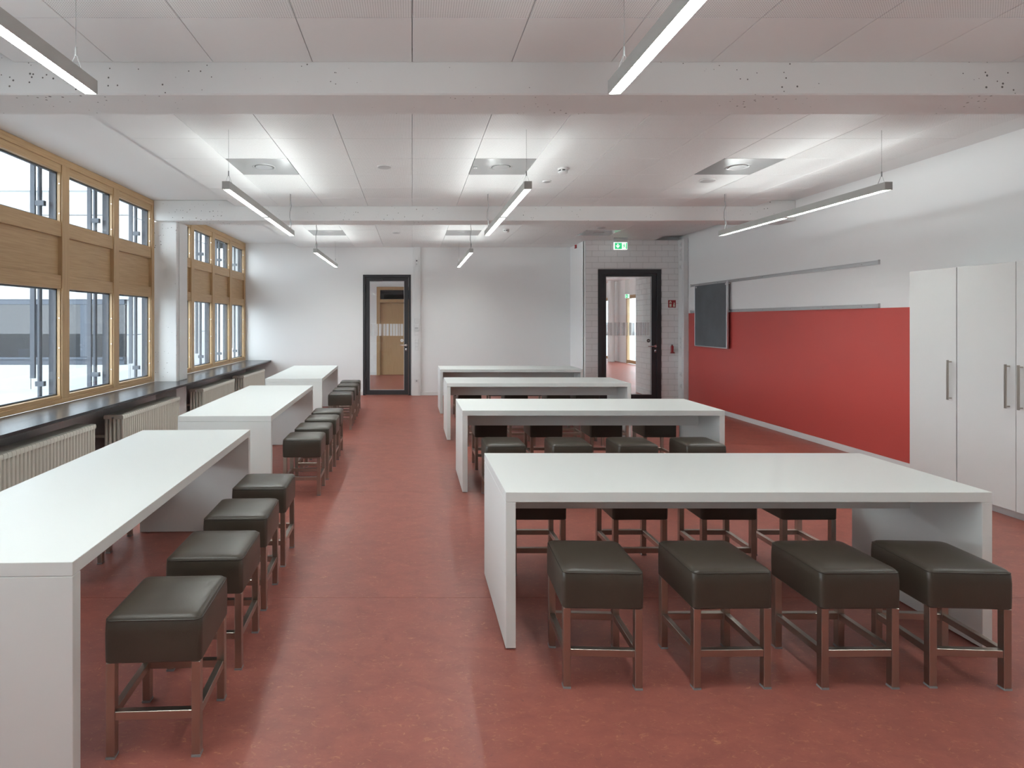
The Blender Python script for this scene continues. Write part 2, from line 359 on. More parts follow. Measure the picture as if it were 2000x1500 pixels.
# ------------------------------------------------------------------ window bays
ZW = dict(b0=.743, g0=.823, g1=1.896, p0=2.03, p1=2.42, u0=2.57, u1=3.066, t=3.212)
def window(name, y0, n, step, label):
    y1 = y0 + n*step; t = thing(name, label, 'window', (XL, y0, ZW['b0']), kind='structure')
    def P(nm, m, d, bev=0, par=t):
        x0, x1, a, b, z0, z1 = d
        return box(nm, m, (x0-XL, x1-XL, a-y0, b-y0, z0-ZW['b0'], z1-ZW['b0']), par, bev)
    P('head_rail', 'oak_y', (-3.60, XL, y0, y1, 3.14, ZW['t']), .002)
    P('sill_rail', 'oak_y', (-3.60, XL, y0, y1, ZW['b0'], ZW['g0']-.035), .002)
    edges = [y0 + k*step for k in range(n+1)]
    for k, e in enumerate(edges):
        a, b = (e-.06, e+.06)
        if k == 0: a, b = y0, y0+.06
        if k == n: a, b = y1-.075, y1
        P('mullion', 'oak_z', (-3.60, XL-.001, a, b, ZW['g0']-.035, 3.14), .002)
        P('facade_fin', 'facade_dark', (-3.665, -3.601, a+.012 if k else a, b-.012 if k < n else b, ZW['b0'], ZW['t']))
    for k in range(n):
        a = edges[k] + .06; b = edges[k+1] - (.075 if k == n-1 else .06)
        q = .012
        for nm, z0, z1 in (('bottom_rail', ZW['g0']-.035, ZW['g0']), ('lower_transom', ZW['g1'], ZW['p0']), ('upper_transom', ZW['p1'], ZW['u0']), ('top_rail', ZW['u1'], 3.14)):
            P(nm, 'oak_y', (-3.60, XL-q, a, b, z0, z1), .002)
        P('wood_panel', 'oak_y', (-3.60, XL-.045, a, b, ZW['p0'], ZW['p1']))
        for z0, z1 in ((ZW['g0'], ZW['g1']), (ZW['u0'], ZW['u1'])):
            for s0, s1 in ((a, a+.012), (b-.012, b)): P('sash_edge', 'oak_z', (-3.565, XL-q-.006, s0, s1, z0, z1))
            gp = P('glass_pane', 'glass', (-3.574, -3.566, a+.001, b-.001, z0+.001, z1-.001))
            gk = MB()
            for d in ((a, a+.018, z0, z1), (b-.018, b, z0, z1), (a+.018, b-.018, z0, z0+.016), (a+.018, b-.018, z1-.016, z1)):
                gk.box(-3.60-XL, -3.575-XL, d[0]-y0, d[1]-y0, d[2]-ZW['b0'], d[3]-ZW['b0'])
            gk.build('glazing_bead', 'facade_dark', t)
        for z in (ZW['g0']-.03, ZW['g1']+.0, ZW['u0']-.05, ZW['u1']+.005):
            P('facade_rail', 'facade_dark', (-3.64, -3.601, a, b, z, z+.035))
        # folded shutter gear outside the pane: plate, rod and hinge blocks
        P('shutter_plate', 'facade_dark', (-3.80, -3.755, b-.07, b-.045, 1.0 if k % 2 else .80, 3.15))
        rod = MB().tube([(-3.715-XL, b-.05-y0, .03), (-3.715-XL, b-.05-y0, 2.42)], .021, 10).build('shutter_rod', 'facade_dark', t, True)
        for z in (.92, 2.72):
            P('hinge_block', 'facade_dark', (-3.75, -3.665, b-.07, b-.03, z, z+.05))
        for s in (b-.0,):
            st = MB()
            for z in (1.0, 1.3, 1.6, 2.65, 2.95): st.lathe([(.006, 0), (.006, -.003)], (-3.545-XL, s-.0125-y0, z-ZW['b0']), 8, 'y')
            st.build('fixing_screw', 'chrome', t)
    return t
window('window_1', 3.79, 4, .99, 'oak framed window bay with wooden mid panels before the concrete column')
window('window_2', 8.15, 4, .96, 'oak framed window bay beyond the column beside the back wall')
window('window_3', YF+.02, 4, 1.08, 'unseen oak framed window bay beside the viewpoint, added for daylight')  # unseen bay added to let daylight in near the viewpoint
# ------------------------------------------------------------------ doors
def glazed_door(name, label, x0, x1, ztop, yf, gx0, gx1, gz0, gz1, hx, hz, lever, stick, smat, sz, seedv, deep):
    t = thing(name, label, 'door', (x0, yf, 0), kind='structure')
    def P(nm, m, d, bev=.002, par=t): return box(nm, m, (d[0]-x0, d[1]-x0, d[2]-yf, d[3]-yf, d[4], d[5]), par, bev)
    fw = .05 if not deep else .085
    fr = MB()
    fr.box(0, fw, -.012, .09, 0, ztop, .002).box(x1-x0-fw, x1-x0, -.012, .09, 0, ztop, .002).box(fw, x1-x0-fw, -.012, .09, ztop-fw, ztop, .002)
    fr.build('door_frame', 'anthracite', t)
    lx0, lx1, lz = x0+fw+.004, x1-fw-.004, ztop-fw-.004
    P('hinge_stile', 'anthracite', (lx0, gx0, yf+.004, yf+.07, .012, lz)); P('lock_stile', 'anthracite', (gx1, lx1, yf+.004, yf+.07, .012, lz))
    P('top_rail', 'anthracite', (gx0, gx1, yf+.004, yf+.07, gz1, lz)); P('bottom_rail', 'anthracite', (gx0, gx1, yf+.004, yf+.07, .012, gz0))
    bd = MB()
    for d in ((gx0, gx0+.009, gz0, gz1), (gx1-.009, gx1, gz0, gz1), (gx0+.009, gx1-.009, gz0, gz0+.009), (gx0+.009, gx1-.009, gz1-.009, gz1)):
        bd.box(d[0]-x0, d[1]-x0, .012, .030, d[2], d[3])
    bd.build('glazing_bead', 'alu_matt', t)
    pane = P('glass_pane', 'glass', (gx0, gx1, yf+.031, yf+.041, gz0, gz1), 0)
    rnd = random.Random(seedv); x = gx0 + .015
    while x < gx1 - .03:
        wd = rnd.choice((.012, .022, .034, .05, .05)); e = min(x+wd, gx1-.008)
        P('film_stripe', 'film_white', (x, e, yf+.0295, yf+.0305, sz[0], sz[1]), 0, pane); x = e + rnd.choice((.008, .012, .012, .022))
    st = MB().lathe([(.034, -.001), (.034, -.0022)], (stick[0]-x0, .0305, stick[1]), 20, 'y').build('round_sticker', smat, pane)
    MB().box(stick[0]-x0-.018, stick[0]-x0+.018, .0278, .0282, stick[1]-.006, stick[1]+.006).build('sticker_print', 'grey_plastic', pane)
    h = MB().lathe([(.024, .002), (.026, -.004), (.026, -.010)], (hx-x0, 0, hz), 20, 'y').build('handle_rose', 'chrome', t, True)
    MB().tube([(hx-x0, -.008, hz), (hx-x0, -.045, hz), (hx-x0-.012, -.055, hz), (hx-x0-lever, -.055, hz)], .0105, 10).build('handle_lever', 'chrome', h, True)
    MB().box(hx-x0-.017, hx-x0+.017, -.009, .003, hz-.125, hz-.065, .008, 3).build('lock_escutcheon', 'chrome', t, True)
    MB().box(-.004, .004, -.0105, -.009, hz-.112, hz-.09).build('key_slot', 'black_plastic', t).location.x = hx-x0
    for z in (.18, ztop-.38):
        MB().tube([(fw+.0-.004, -.018, z), (fw-.004, -.018, z+.17)], .009, 10).build('hinge', 'anthracite', t, True)
    if not deep: P('door_closer', 'anthracite', (gx0+.01, gx0+.27, yf-.045, yf+.003, lz-.085, lz-.03))
    if not deep: P('closer_arm', 'anthracite', (gx0+.05, gx0+.48, yf-.03, yf-.014, lz-.015, lz-.002))
    return t
glazed_door('door_1', 'narrow dark framed glass door in the plaster wall', DX0, DX1, DZ, YB, -.90, -.168, .108, 2.415, -.13, 1.06, .13, (-.217, 1.158), 'film_sticker', (1.256, 1.51), 11, False)
glazed_door('door_2', 'wide dark framed glass door in the block wall', EX0, EX1, EZ, YD, 3.74, 4.62, .148, 2.43, 4.69, 1.085, .165, (4.57, 1.19), 'dark_sticker', (1.29, 1.54), 23, True)
# ------------------------------------------------------------------ corridor and hall behind the doors
cw = MB().box(-4.2, -1.03, 16.5, 16.7, 0, 3.3).box(.12, 3.0, 16.5, 16.7, 0, 3.3).box(-1.03, .12, 16.5, 16.7, 2.56, 3.3).box(-1.2, .3, 16.71, 16.76, 0, 3.3)  # thin box behind the oak door is added to block outside light
struct('wall_corridor_far', 'white corridor wall around the wooden door', 'wall', cw, 'plaster')
struct('baseboard_corridor', 'white skirting of the corridor wall', 'baseboard', MB().box(-4.0, -1.04, 16.486, 16.5, 0, .09).box(.13, 3.0, 16.486, 16.5, 0, .09), 'paint_white')
hw = MB().box(-4.2, -4.0, YB+.2, 12.7, 0, 3.3).box(-4.2, -4.0, 16.0, 16.5, 0, 3.3).box(-4.2, -4.0, 12.7, 16.0, 2.52, 3.3).box(3.0, 3.2, 16.7, 27, 0, 3.3).box(3.0, 8.2, 27, 27.2, 0, 3.3).box(5.24, 8.2, 12.40, 12.54, 0, 3.3)
struct('wall_hall', 'white walls closing the hall behind the doors', 'wall', hw, 'plaster')
struct('ceiling_hall', 'white hall ceiling seen through the glazed doors', 'ceiling', MB().box(-4.2, 8.2, YB+.2, 27.2, 3.13, 3.45).box(XD+.12, XR+.2, YD+.16, YB+.2, 3.13, 3.21), 'slab')
struct('hall_beam', 'pale grey beam crossing the hall ceiling', 'beam', MB().box(3.2, 8.0, 17.2, 17.5, 2.86, 3.13), 'paint_white')
hf = MB(); openings = [(13.2, 16.2), (17.6, 21.15), (22.45, 25.5)]; last = 12.54
for a, b in openings:
    hf.box(8.0, 8.2, last, a, 0, 3.3); hf.box(8.0, 8.2, a, b, 2.52, 3.3); last = b
hf.box(8.0, 8.2, last, 27, 0, 3.3)
struct('wall_hall_facade', 'white piers between the tall hall windows', 'wall', hf, 'plaster')
struct('hall_column', 'round white column standing by the hall windows', 'column', MB().tube([(7.72, 22.0, 0), (7.72, 22.0, 3.13)], .13, 20), 'paint_white', True)
for k, (a, b) in enumerate(openings):
    t = thing('window_%d' % (k+4), ['oak framed hall window out of sight beside the block wall', 'oak framed hall window under the small exit sign', 'oak framed hall window beyond the round column'][k], 'window', (8.0, a, 0), kind='structure')
    L = b-a; n = 2
    box('bottom_rail', 'oak_y', (-.02, .08, .08, L-.08, .02, .14), t, .002); box('top_rail', 'oak_y', (-.02, .08, .08, L-.08, 2.40, 2.52), t, .002)
    for y in (0, L/2-.06, L-.08): box('stile', 'oak_z', (-.02, .08, y, y+(.08 if y in (0, L-.08) else .12), 0, 2.52), t, .002)
    for y0, y1 in ((.08, L/2-.06), (L/2+.06, L-.08)): box('glass_pane', 'glass', (.03, .038, y0, y1, .14, 2.40), t)
t = thing('window_7', 'unseen tall oak framed window at the corridor end, added for daylight', 'window', (-4.1, 12.7, 0), kind='structure')  # unseen window added so daylight runs along the corridor
box('bottom_rail', 'oak_y', (-.05, .05, .08, 3.22, 0, .12), t, .002); box('top_rail', 'oak_y', (-.05, .05, .08, 3.22, 2.40, 2.52), t, .002)
for y in (0, 1.60, 3.22): box('stile', 'oak_z', (-.05, .05, y, y+.08, 0, 2.52), t, .002)
for y0, y1 in ((.08, 1.60), (1.68, 3.22)): box('glass_pane', 'glass', (0, .008, y0, y1, .12, 2.40), t)
t = thing('door_3', 'oak corridor door with dark transom window', 'door', (-1.03, 16.5, 0), kind='structure')
fr = MB().box(0, .10, -.06, .1, 0, 2.56, .002).box(1.05, 1.15, -.06, .1, 0, 2.56, .002).box(.1, 1.05, -.06, .1, 2.47, 2.56, .002).box(.1, 1.05, -.06, .1, 2.10, 2.20, .002)
fr.build('door_frame', 'oak_door', t)
box('transom_pane', 'glass_far', (.115, 1.035, .02, .03, 2.215, 2.455), t); box('transom_backing', 'anthracite', (.10, 1.05, .031, .06, 2.20, 2.47), t)  # solid anthracite sheet fills the transom behind its glass
box('door_leaf', 'oak_door', (.105, 1.045, .0, .05, .008, 2.095), t, .002)
MB().tube([(.98, -.005, 1.05), (.98, -.05, 1.05), (.86, -.05, 1.05)], .010, 8).build('handle_lever', 'chrome', t, True)
# ------------------------------------------------------------------ courtyard outside
struct('ground', 'pale paved courtyard outside the windows', 'ground', MB().box(-90, -3.91, -60, 90, -.9, -.6), 'ground_pale')
struct('ground_street', 'pale paved ground outside the hall windows', 'ground', MB().box(8.21, 70, -20, 90, -.5, -.15), 'ground_pale')
bld = thing('courtyard_building', 'pale panelled building with a dark window band across the courtyard', 'building', (-9, 18, -.6))
by, bx_ = 18.0, -9.0
def BP(nm, m, d, par=bld, bev=0): return box(nm, m, (d[0]-bx_, d[1]-bx_, d[2]-by, d[3]-by, d[4]+.6, d[5]+.6), par, bev)
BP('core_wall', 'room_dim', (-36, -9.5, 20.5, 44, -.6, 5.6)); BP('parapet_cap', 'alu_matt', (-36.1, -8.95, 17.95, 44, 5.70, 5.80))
gx = [-36] + [-12.1 - 3.1*k for k in range(7, -1, -1)] + [-9.0]
for a, b in zip(gx, gx[1:]):
    BP('facade_panel', 'facade_white', (a+.012, b-.012, 18.0, 18.12, 2.26, 4.92)); BP('facade_panel', 'facade_white', (a+.012, b-.012, 18.0, 18.12, 4.94, 5.70))
    BP('facade_panel', 'facade_white', (a+.012, b-.012, 18.0, 18.12, -.6, .18))
BP('backing', 'void', (-36, -9.14, 18.13, 18.2, -.6, .18)); BP('backing', 'void', (-36, -9.14, 18.13, 18.2, 2.26, 5.7))
for k in range(10):
    a, b = 18.12 + 2.6*k, 18.12 + 2.6*(k+1)
    for z0, z1 in ((-.6, 1.12), (1.14, 3.0), (3.02, 4.92), (4.94, 5.70)): BP('facade_panel', 'facade_white', (-9.12, -9.0, a+.012, b-.012, z0, z1))
BP('band_head', 'facade_dark', (-36, -9.15, 18.02, 18.2, 2.10, 2.25)); BP('band_sill', 'facade_dark', (-36, -9.15, 17.94, 18.2, .36, .42)); BP('band_base', 'facade_dark', (-36, -9.15, 18.02, 18.2, .19, .355))
xs = [-9.15 - .0, -10.25, -11.95, -13.6, -15.3, -17, -18.7, -20.4, -22.1, -23.8]
for k, x in enumerate(xs[1:]):
    wdt = .30 if k % 2 == 0 else .10
    BP('band_post', 'facade_dark', (x-wdt, x, 18.03, 18.2, .425, 2.095))
for k in range(len(xs)-1):
    wd = .30 if (k-1) % 2 == 0 else .10
    BP('band_pane', 'glass_far', (xs[k+1]+.001, xs[k]-(0 if k == 0 else wd)-.001, 18.10, 18.12, .425, 2.095))
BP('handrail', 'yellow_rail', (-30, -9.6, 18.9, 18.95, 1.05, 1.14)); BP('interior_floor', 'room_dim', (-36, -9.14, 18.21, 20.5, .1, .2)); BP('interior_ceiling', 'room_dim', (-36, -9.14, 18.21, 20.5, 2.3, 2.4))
pt = thing('flower_pot', 'small white planter behind the courtyard building glass', 'planter', (-12.55, 18.35, .2))
MB().lathe([(.10, .24), (.15, .25), (.17, .46), (.18, .47)], n=16).build('pot', 'pot_white', pt, True)
pl = MB()
for k in range(14):
    a = k*2.4; r = .05+.11*random.random(); h = .6+.25*random.random()
    pl.tube([(0, 0, .46), (r*.6*math.cos(a), r*.6*math.sin(a), h-.12), (r*math.cos(a), r*math.sin(a), h)], .012, 4)
pl.build('leaves', 'leaf_green', pt)
# ------------------------------------------------------------------ radiators
def radiator(y0, n, label):
    pitch = .046; t = thing('radiator', label, 'radiator', (-3.15, y0, 0), group='column radiators under the window sill')
    if 'rs' not in meshes:
        m = MB()
        for k in range(5):
            x = -.086 + .043*k; r = .0165
            m.tube([(x, 0, .135), (x, 0, .545)], r, 8, False)
        pr = [(-.103, .0), (-.103, .0)]
        out = [(-.104, .10), (-.096, .088), (.096, .088), (.104, .10), (.104, .135), (-.104, .135)]
        m.prism(out, 'y', -.0215, .0215)
        top = [(-.104, .535), (.104, .535), (.104, .562), (.097, .575), (.085, .578), (-.085, .578), (-.097, .575), (-.104, .562)]
        m.prism(top, 'y', -.0215, .0215)
        bmesh.ops.bevel(m.bm, geom=[e for e in m.bm.edges if len(e.link_faces) == 2 and e.calc_face_angle(0) > 1.2 and abs(e.verts[0].co.y - e.verts[1].co.y) < 1e-5], offset=.006, segments=2, affect='EDGES')
        meshes['rs'] = m.mesh('radiator_section', 'radiator_cream', True)
    for k in range(n): link('radiator_section', meshes['rs'], t, (0, pitch*(k+.5), 0))
    MB().tube([(-.0, -.004, .55), (0, -.016, .55)], .012, 10).build('vent_plug', 'chrome', t, True)
    for y in (.2, n*pitch-.2):
        MB().box(-.37, -.10, y-.012, y+.012, .30, .33).box(-.10, .09, y-.012, y+.012, .065, .088).box(-.02, .02, y-.02, y+.02, 0, .066).build('bracket', 'radiator_cream', t)
    MB().tube([(-.05, n*pitch-.001, .11), (-.05, n*pitch+.05, .11), (-.05, n*pitch+.05, 0)], .011, 10).build('supply_pipe', 'radiator_cream', t, True)
for y0, lb in ((4.0, 'cream column radiator below the window bay, farther from the concrete column'), (5.98, 'cream column radiator beside the concrete column on the wardrobe side'),
               (8.28, 'cream column radiator beside the concrete column on the back wall side'), (10.27, 'cream column radiator closing the row at the back wall')):
    radiator(y0, 32, lb)
# ------------------------------------------------------------------ tables
def table(cx, cy, length, width, rz, label, group):
    t = thing('bench_table', label, 'table', (cx, cy, 0), rz, group)
    hl, hw, th = length/2, width/2, .048
    box('table_top', 'table_white', (-hl, hl, -hw, hw, .752-th, .752), t, .0015)
    for s in (-1, 1):
        a, b = sorted((s*hl, s*(hl-th)))
        box('end_panel', 'table_white', (a, b, -hw, hw, .006, .752-th-.0015), t, .0015)
        for q in (-hw+.06, hw-.06): MB().lathe([(.016, 0), (.016, .006)], ((a+b)/2, q, 0), 10).build('foot', 'glide', t)
    box('apron', 'table_white', (-hl+th, hl-th, -.011, .011, .545, .752-th), t, .001)
    return t
GR = 'white tables set crosswise'; GL = 'white tables along the windows'
for y0, x0, x1, d, lb in ((2.71, .447, 2.772, .805, 'white crosswise table level with the tall wardrobes'), (5.185, .459, 2.858, .785, 'white crosswise table second from the wardrobes'),
                          (7.46, .457, 2.878, .78, 'white crosswise table third from the wardrobes'), (9.58, .471, 2.89, .78, 'white crosswise table standing in front of the back wall')):
    table((x0+x1)/2, y0+d/2, x1-x0, d, 0, lb, GR)
def ltable(xn, yn, xf, yf, lb):        # aisle-side edge from (xn,yn) to (xf,yf)
    d = Vector((xf-xn, yf-yn)); L = d.length; u = d.normalized(); nrm = Vector((-u.y, u.x)); c = Vector((xn, yn)) + d/2 + nrm*.40
    table(c.x, c.y, L, .80, math.atan2(u.y, u.x), lb, GL)
ltable(-1.152, 1.926, -1.22, 4.275, 'white lengthwise window table beside the first cream radiator')
ltable(-1.216, 4.895, -1.261, 7.22, 'white lengthwise window table beside the concrete column')
ltable(-1.28, 8.06, -1.366, 10.45, 'white lengthwise window table by the back wall')
# ------------------------------------------------------------------ stools
def make_stool():
    t = thing('leather_stool', '', 'stool'); h = .1725
    def rr(hx, r, z, n=5):
        out = []
        for cx, cy, a0 in ((hx-r, hx-r, 0), (-hx+r, hx-r, 90), (-hx+r, -hx+r, 180), (hx-r, -hx+r, 270)):
            for k in range(n+1):
                a = math.radians(a0 + 90*k/n); out.append((cx+r*math.cos(a), cy+r*math.sin(a), z))
        return out
    m = MB(); rings = []
    for inset, r, z in ((.006, .016, .3445), (.001, .018, .350), (0, .019, .40), (0, .019, .455), (.0015, .020, .490), (.004, .020, .4955)):
        rings.append([m.bm.verts.new(p) for p in rr(h-inset, r, z)])
    N = len(rings[0])
    for a, b in zip(rings, rings[1:]):
        for k in range(N): m.bm.faces.new((a[k], a[(k+1) % N], b[(k+1) % N], b[k]))
    m.bm.faces.new(rings[0][::-1]); m.bm.faces.new(rings[-1])
    seat = m.build('seat', 'leather', t, True)
    m = MB(); rings = []
    for inset, r, z in ((.004, .021, .4945), (.0045, .022, .500), (.010, .026, .5075), (.022, .034, .5125), (.05, .045, .5165), (.09, .04, .5195), (.13, .025, .521)):
        rings.append([m.bm.verts.new(p) for p in rr(h-inset, min(r, h-inset-.001), z)])
    for a, b in zip(rings, rings[1:]):
        for k in range(N): m.bm.faces.new((a[k], a[(k+1) % N], b[(k+1) % N], b[k]))
    m.bm.faces.new(rings[-1])
    m.build('seat_top', 'leather', seat, True)
    m = MB(); m.loop(rr(h-.0035, .021, .4965), .0032, 6); m.build('piping', 'piping', seat, True)
    q = .006; lw = .031
    for sx in (-1, 1):
        for sy in (-1, 1):
            x0 = sx*(h-q) if sx < 0 else h-q-lw; y0 = sy*(h-q) if sy < 0 else h-q-lw
            lg = box('leg', 'steel', (x0, x0+lw, y0, y0+lw, .008, .3445), t, .0015)
            box('glide', 'glide', (x0-.001, x0+lw+.001, y0-.001, y0+lw+.001, 0, .008), lg)
    a = h-q-lw
    for s in (-1, 1):
        y0 = s*(h-q)+(0.003 if s < 0 else -.028); box('rung', 'steel', (-a, a, y0, y0+.025, .137, .168), t, .0015)
        x0 = s*(h-q)+(0.003 if s < 0 else -.028); box('rung', 'steel', (x0, x0+.025, -a, a, .137, .168), t, .0015)
    return t
proto = make_stool(); used = [False]
def stool(cx, yfront, rz, label, group):
    o = proto if not used[0] else copy_tree(proto); used[0] = True
    o.location = (cx, yfront+.1725, 0); o.rotation_euler = (0, 0, math.radians(rz)); o['label'] = label; o['group'] = group
ordn = ['nearest', 'second', 'third', 'fourth']
words_ = ['first from the aisle', 'second from the aisle', 'third from the aisle', 'last from the aisle']
RROWS = [('table level with wardrobes', 'near row', 'side away from doors', 2.41, ((.819, -2.2), (1.362, 1), (1.908, .6), (2.388, -3.2))),
         ('table level with wardrobes', 'far row', 'side facing doors', 3.49, ((.78, 0), (1.405, .8), (1.956, -.6), (2.447, .5))),
         ('second table from wardrobes', 'near row', 'side away from doors', 4.85, ((.803, .5), (1.376, -1), (1.939, 0), (2.52, .6))),
         ('second table from wardrobes', 'far row', 'side facing doors', 5.97, ((.83, 0), (1.412, 1), (2.045, .5), (2.615, -1))),
         ('third table from wardrobes', 'near row', 'side away from doors', 7.10, ((.85, 0), (1.38, 1), (1.98, 0), (2.55, -1))),
         ('third table from wardrobes', 'far row', 'side facing doors', 8.27, ((.84, 0), (1.52, 0), (2.135, 1), (2.564, 0))),
         ('back wall crosswise table', 'near row', 'side away from doors', 9.26, ((.86, 0), (1.42, 0), (2.0, 0), (2.55, 0)))]
for tb, row, side, yf, items in RROWS:
    for k, (x, r) in enumerate(items):
        stool(x, yf, r, 'dark brown leather stool, %s, %s, %s' % (tb, side, words_[k]), 'stools at the %s, %s' % (tb, side))
LROWS = [('window table beside first radiator', ((-.937, 2.03, 2.4), (-.938, 2.54, 1.5), (-.963, 3.06, 2), (-.981, 3.61, 1.2))),
         ('window table beside column', ((-.995, 5.09, 1), (-.997, 5.60, 1.5), (-.992, 6.10, 1), (-1.006, 6.58, 1.5))),
         ('window table by back wall', ((-1.05, 8.2, 1.5), (-1.06, 8.72, 1.5), (-1.07, 9.33, 2), (-1.09, 9.87, 2)))]
dist = ['fourth from back wall', 'third from back wall', 'second from back wall', 'first from back wall']
for tb, items in LROWS:
    for k, (x, y, r) in enumerate(items):
        stool(x, y, r, 'dark brown stool, aisle side of %s, %s' % (tb, dist[k]), 'aisle stools at the %s' % tb)
stool(-2.165, 3.35, 1.5, 'dark brown stool between first radiator and window table, one place before its end', 'radiator side stools')
stool(-2.21, 3.82, 1.5, 'dark brown stool between first radiator and window table, at its far end', 'radiator side stools')
# ------------------------------------------------------------------ pendant lamps
def lamp(x, y0, y1, label, cable_far):
    L = y1-y0; z0 = 2.628; t = thing('pendant_lamp', label, 'lamp', (x, y0, z0), group='linear pendant lamps')
    hw, hh = .031, .064
    hs = MB().box(-hw, -hw+.004, 0, L, 0, hh, .001).box(hw-.004, hw, 0, L, 0, hh, .001).box(-hw+.004, hw-.004, .004, L-.004, .030, .034)
    hs.build('housing', 'lamp_body', t)
    for a, b in ((0, .004), (L-.004, L)): box('end_cap', 'lamp_body', (-hw+.004, hw-.004, a, b, 0, hh), t)
    mid = L/2
    box('joint_plate', 'alu', (-hw+.004, hw-.004, mid-.032, mid+.032, .001, .030), t)
    for a, b in ((.035, mid-.034), (mid+.034, L-.035)):
        box('light_tube', 'tube', (-.024, .024, a, b, .0105, .0145), t)
        lv = MB(); n = int((b-a)/.03)
        for k in range(n+1):
            y = a + (b-a)*k/n; lv.box(-hw+.004, hw-.004, y-.0008, y+.0008, .002, .0100)
        lv.box(-.0006, .0006, a, b, .003, .0100)
        o = lv.build('louvre', 'louvre', t); o['kind'] = 'stuff'
    zc = ZC - z0
    for yy, far in ((.07, False), (L-.12, True)):
        thick = far == cable_far
        w_ = MB().tube([(0, yy, hh+.075), (0, yy, zc)], .0012, 6)
        for sx, sy in ((-.028, 0), (.028, 0), (0, .045)): w_.tube([(sx, yy+sy, hh-.001), (0, yy, hh+.075)], .0009, 5)
        w_.build('suspension_wire', 'cable_grey', t)
        MB().tube([(0, yy, hh+.06), (0, yy, hh+.10)], .0045, 8).build('wire_grip', 'cable_grey', t, True)
        if thick:
            pts = [(.012*math.sin(k*1.9)*(1 if k < 5 else 0), yy+.03, hh + (zc-hh)*k/6) for k in range(7)]
            MB().tube(pts, .0042, 8).build('power_cable', 'cable_grey', t, True)
    for s in (-1, 1):                                   # the two upward slots: a tight batwing beam and a broad wash each
        for nm, e, sp, tilt in (('uplight_slot', UP, 24, 40), ('uplight_wash', WIDE, 165, 66)):
            ld = bpy.data.lights.new(nm, 'AREA'); ld.shape = 'RECTANGLE'; ld.size = .02; ld.size_y = L-.3
            ld.energy = e*L; ld.color = LAMP; ld.spread = math.radians(sp)
            lo = bpy.data.objects.new(nm, ld); C.objects.link(lo); lo.parent = t; lo.location = (s*.016, L/2, hh+.003)
            lo.rotation_euler = (math.pi, -s*math.radians(tilt), 0)
lamp(-1.5, .12, 2.65, 'linear pendant lamp by the windows, over the table beside the first radiator', False)
lamp(.945, .12, 2.65, 'linear pendant lamp above the crosswise table level with the wardrobes', False)
lamp(3.88, .12, 2.65, 'unseen linear pendant lamp beside the wardrobes, added for its light', False)  # out-of-view lamp of this row, added for its light
lamp(-1.495, 4.55, 7.06, 'linear pendant lamp by the windows, over the table beside the concrete column', True)
lamp(.93, 4.55, 7.06, 'linear pendant lamp above the second crosswise table', True)
lamp(3.84, 4.57, 7.06, 'linear pendant lamp hanging in front of the red wall', True)
for x, y, lb in ((1.3, 13.0, 'added unseen pendant lamp in the corridor between the two glass doors'), (4.1, 12.75, 'added unseen pendant lamp in the hall behind the wide glass door'), (6.9, 13.0, 'added unseen pendant lamp in the hall by its windows'), (5.4, 17.8, 'added unseen pendant lamp deep in the hall past the beam'), (5.4, 21.4, 'added unseen pendant lamp at the end of the hall')):
    lamp(x, y, y+2.5, lb, False)  # unseen lamps added to brighten the corridor and hall
lamp(-1.5, 8.78, 11.2, 'linear pendant lamp by the windows, over the table by the back wall', False)
lamp(.915, 8.78, 11.2, 'linear pendant lamp above the back wall crosswise table', False)
# ------------------------------------------------------------------ wardrobes
def wardrobe(y0, y1, splits, handles, label):
    t = thing('wardrobe', label, 'wardrobe', (4.76, y0, 0)); d = XR-.008-4.76; W = y1-y0
    box('carcass', 'cabinet_white', (.022, d, .001, W-.001, .07, 2.04), t, .001); box('plinth', 'alu_matt', (.045, d, .001, W-.001, 0, .07), t)
    sp = [y0] + splits + [y1]
    for a, b, hy in zip(sp, sp[1:], handles):
        dr = box('cabinet_door', 'cabinet_white', (0, .02, a-y0+.002, b-y0-.002, .066, 2.04), t, .001)
        hm = MB().box(-.038, -.026, hy-y0-.007, hy-y0+.007, .875, 1.225, .001)
        for z in (.885, 1.205): hm.box(-.027, 0, hy-y0-.005, hy-y0+.005, z, z+.01)
        hm.build('handle', 'steel', dr)
wardrobe(4.962, 5.43, [], [5.01], 'tall white single door wardrobe against the red wall')
wardrobe(3.985, 4.958, [4.473], [4.425, 4.522], 'tall white double door wardrobe next to the single door one')
# ------------------------------------------------------------------ chalkboard on wall rails
for z, lb in ((2.205, 'upper aluminium wall rail carrying the chalkboard'), (1.717, 'lower aluminium wall rail along the top of the red wall')):
    t = thing('wall_rail', lb, 'rail', (XR, 6.33, z), group='aluminium wall rails')
    rm = MB().prism([(0, 0), (0, .046), (-.010, .046), (-.010, .038), (-.006, .036), (-.006, .010), (-.020, .008), (-.020, 0)], 'y', 0, 4.27)
    rm.build('profile', 'alu', t)
    for y in (-.004, 4.27): MB().box(-.022, 0, y, y+.004, -.002, .05).build('end_stop', 'grey_plastic', t)
    for k in range(7): MB().lathe([(.006, -.0055), (.006, -.009)], (0, .25+.62*k, .023), 8, 'x').build('rail_screw', 'chrome', t)
t = thing('chalkboard', 'small dark grey sliding chalkboard hanging on the wall rails', 'chalkboard', (XR-.075, 9.27, 1.115))
box('writing_surface', 'slate', (0, .02, .022, 1.052, .018, 1.088), t)
box('edge_profile', 'alu', (-.006, .028, 0, .022, 0, 1.11), t, .002); box('edge_profile', 'alu', (-.003, .024, 1.052, 1.064, 0, 1.10), t, .002)
box('edge_profile', 'alu', (-.004, .026, .022, 1.052, 0, .018), t, .002); box('edge_profile', 'alu', (-.003, .024, .022, 1.052, 1.088, 1.10), t, .002)
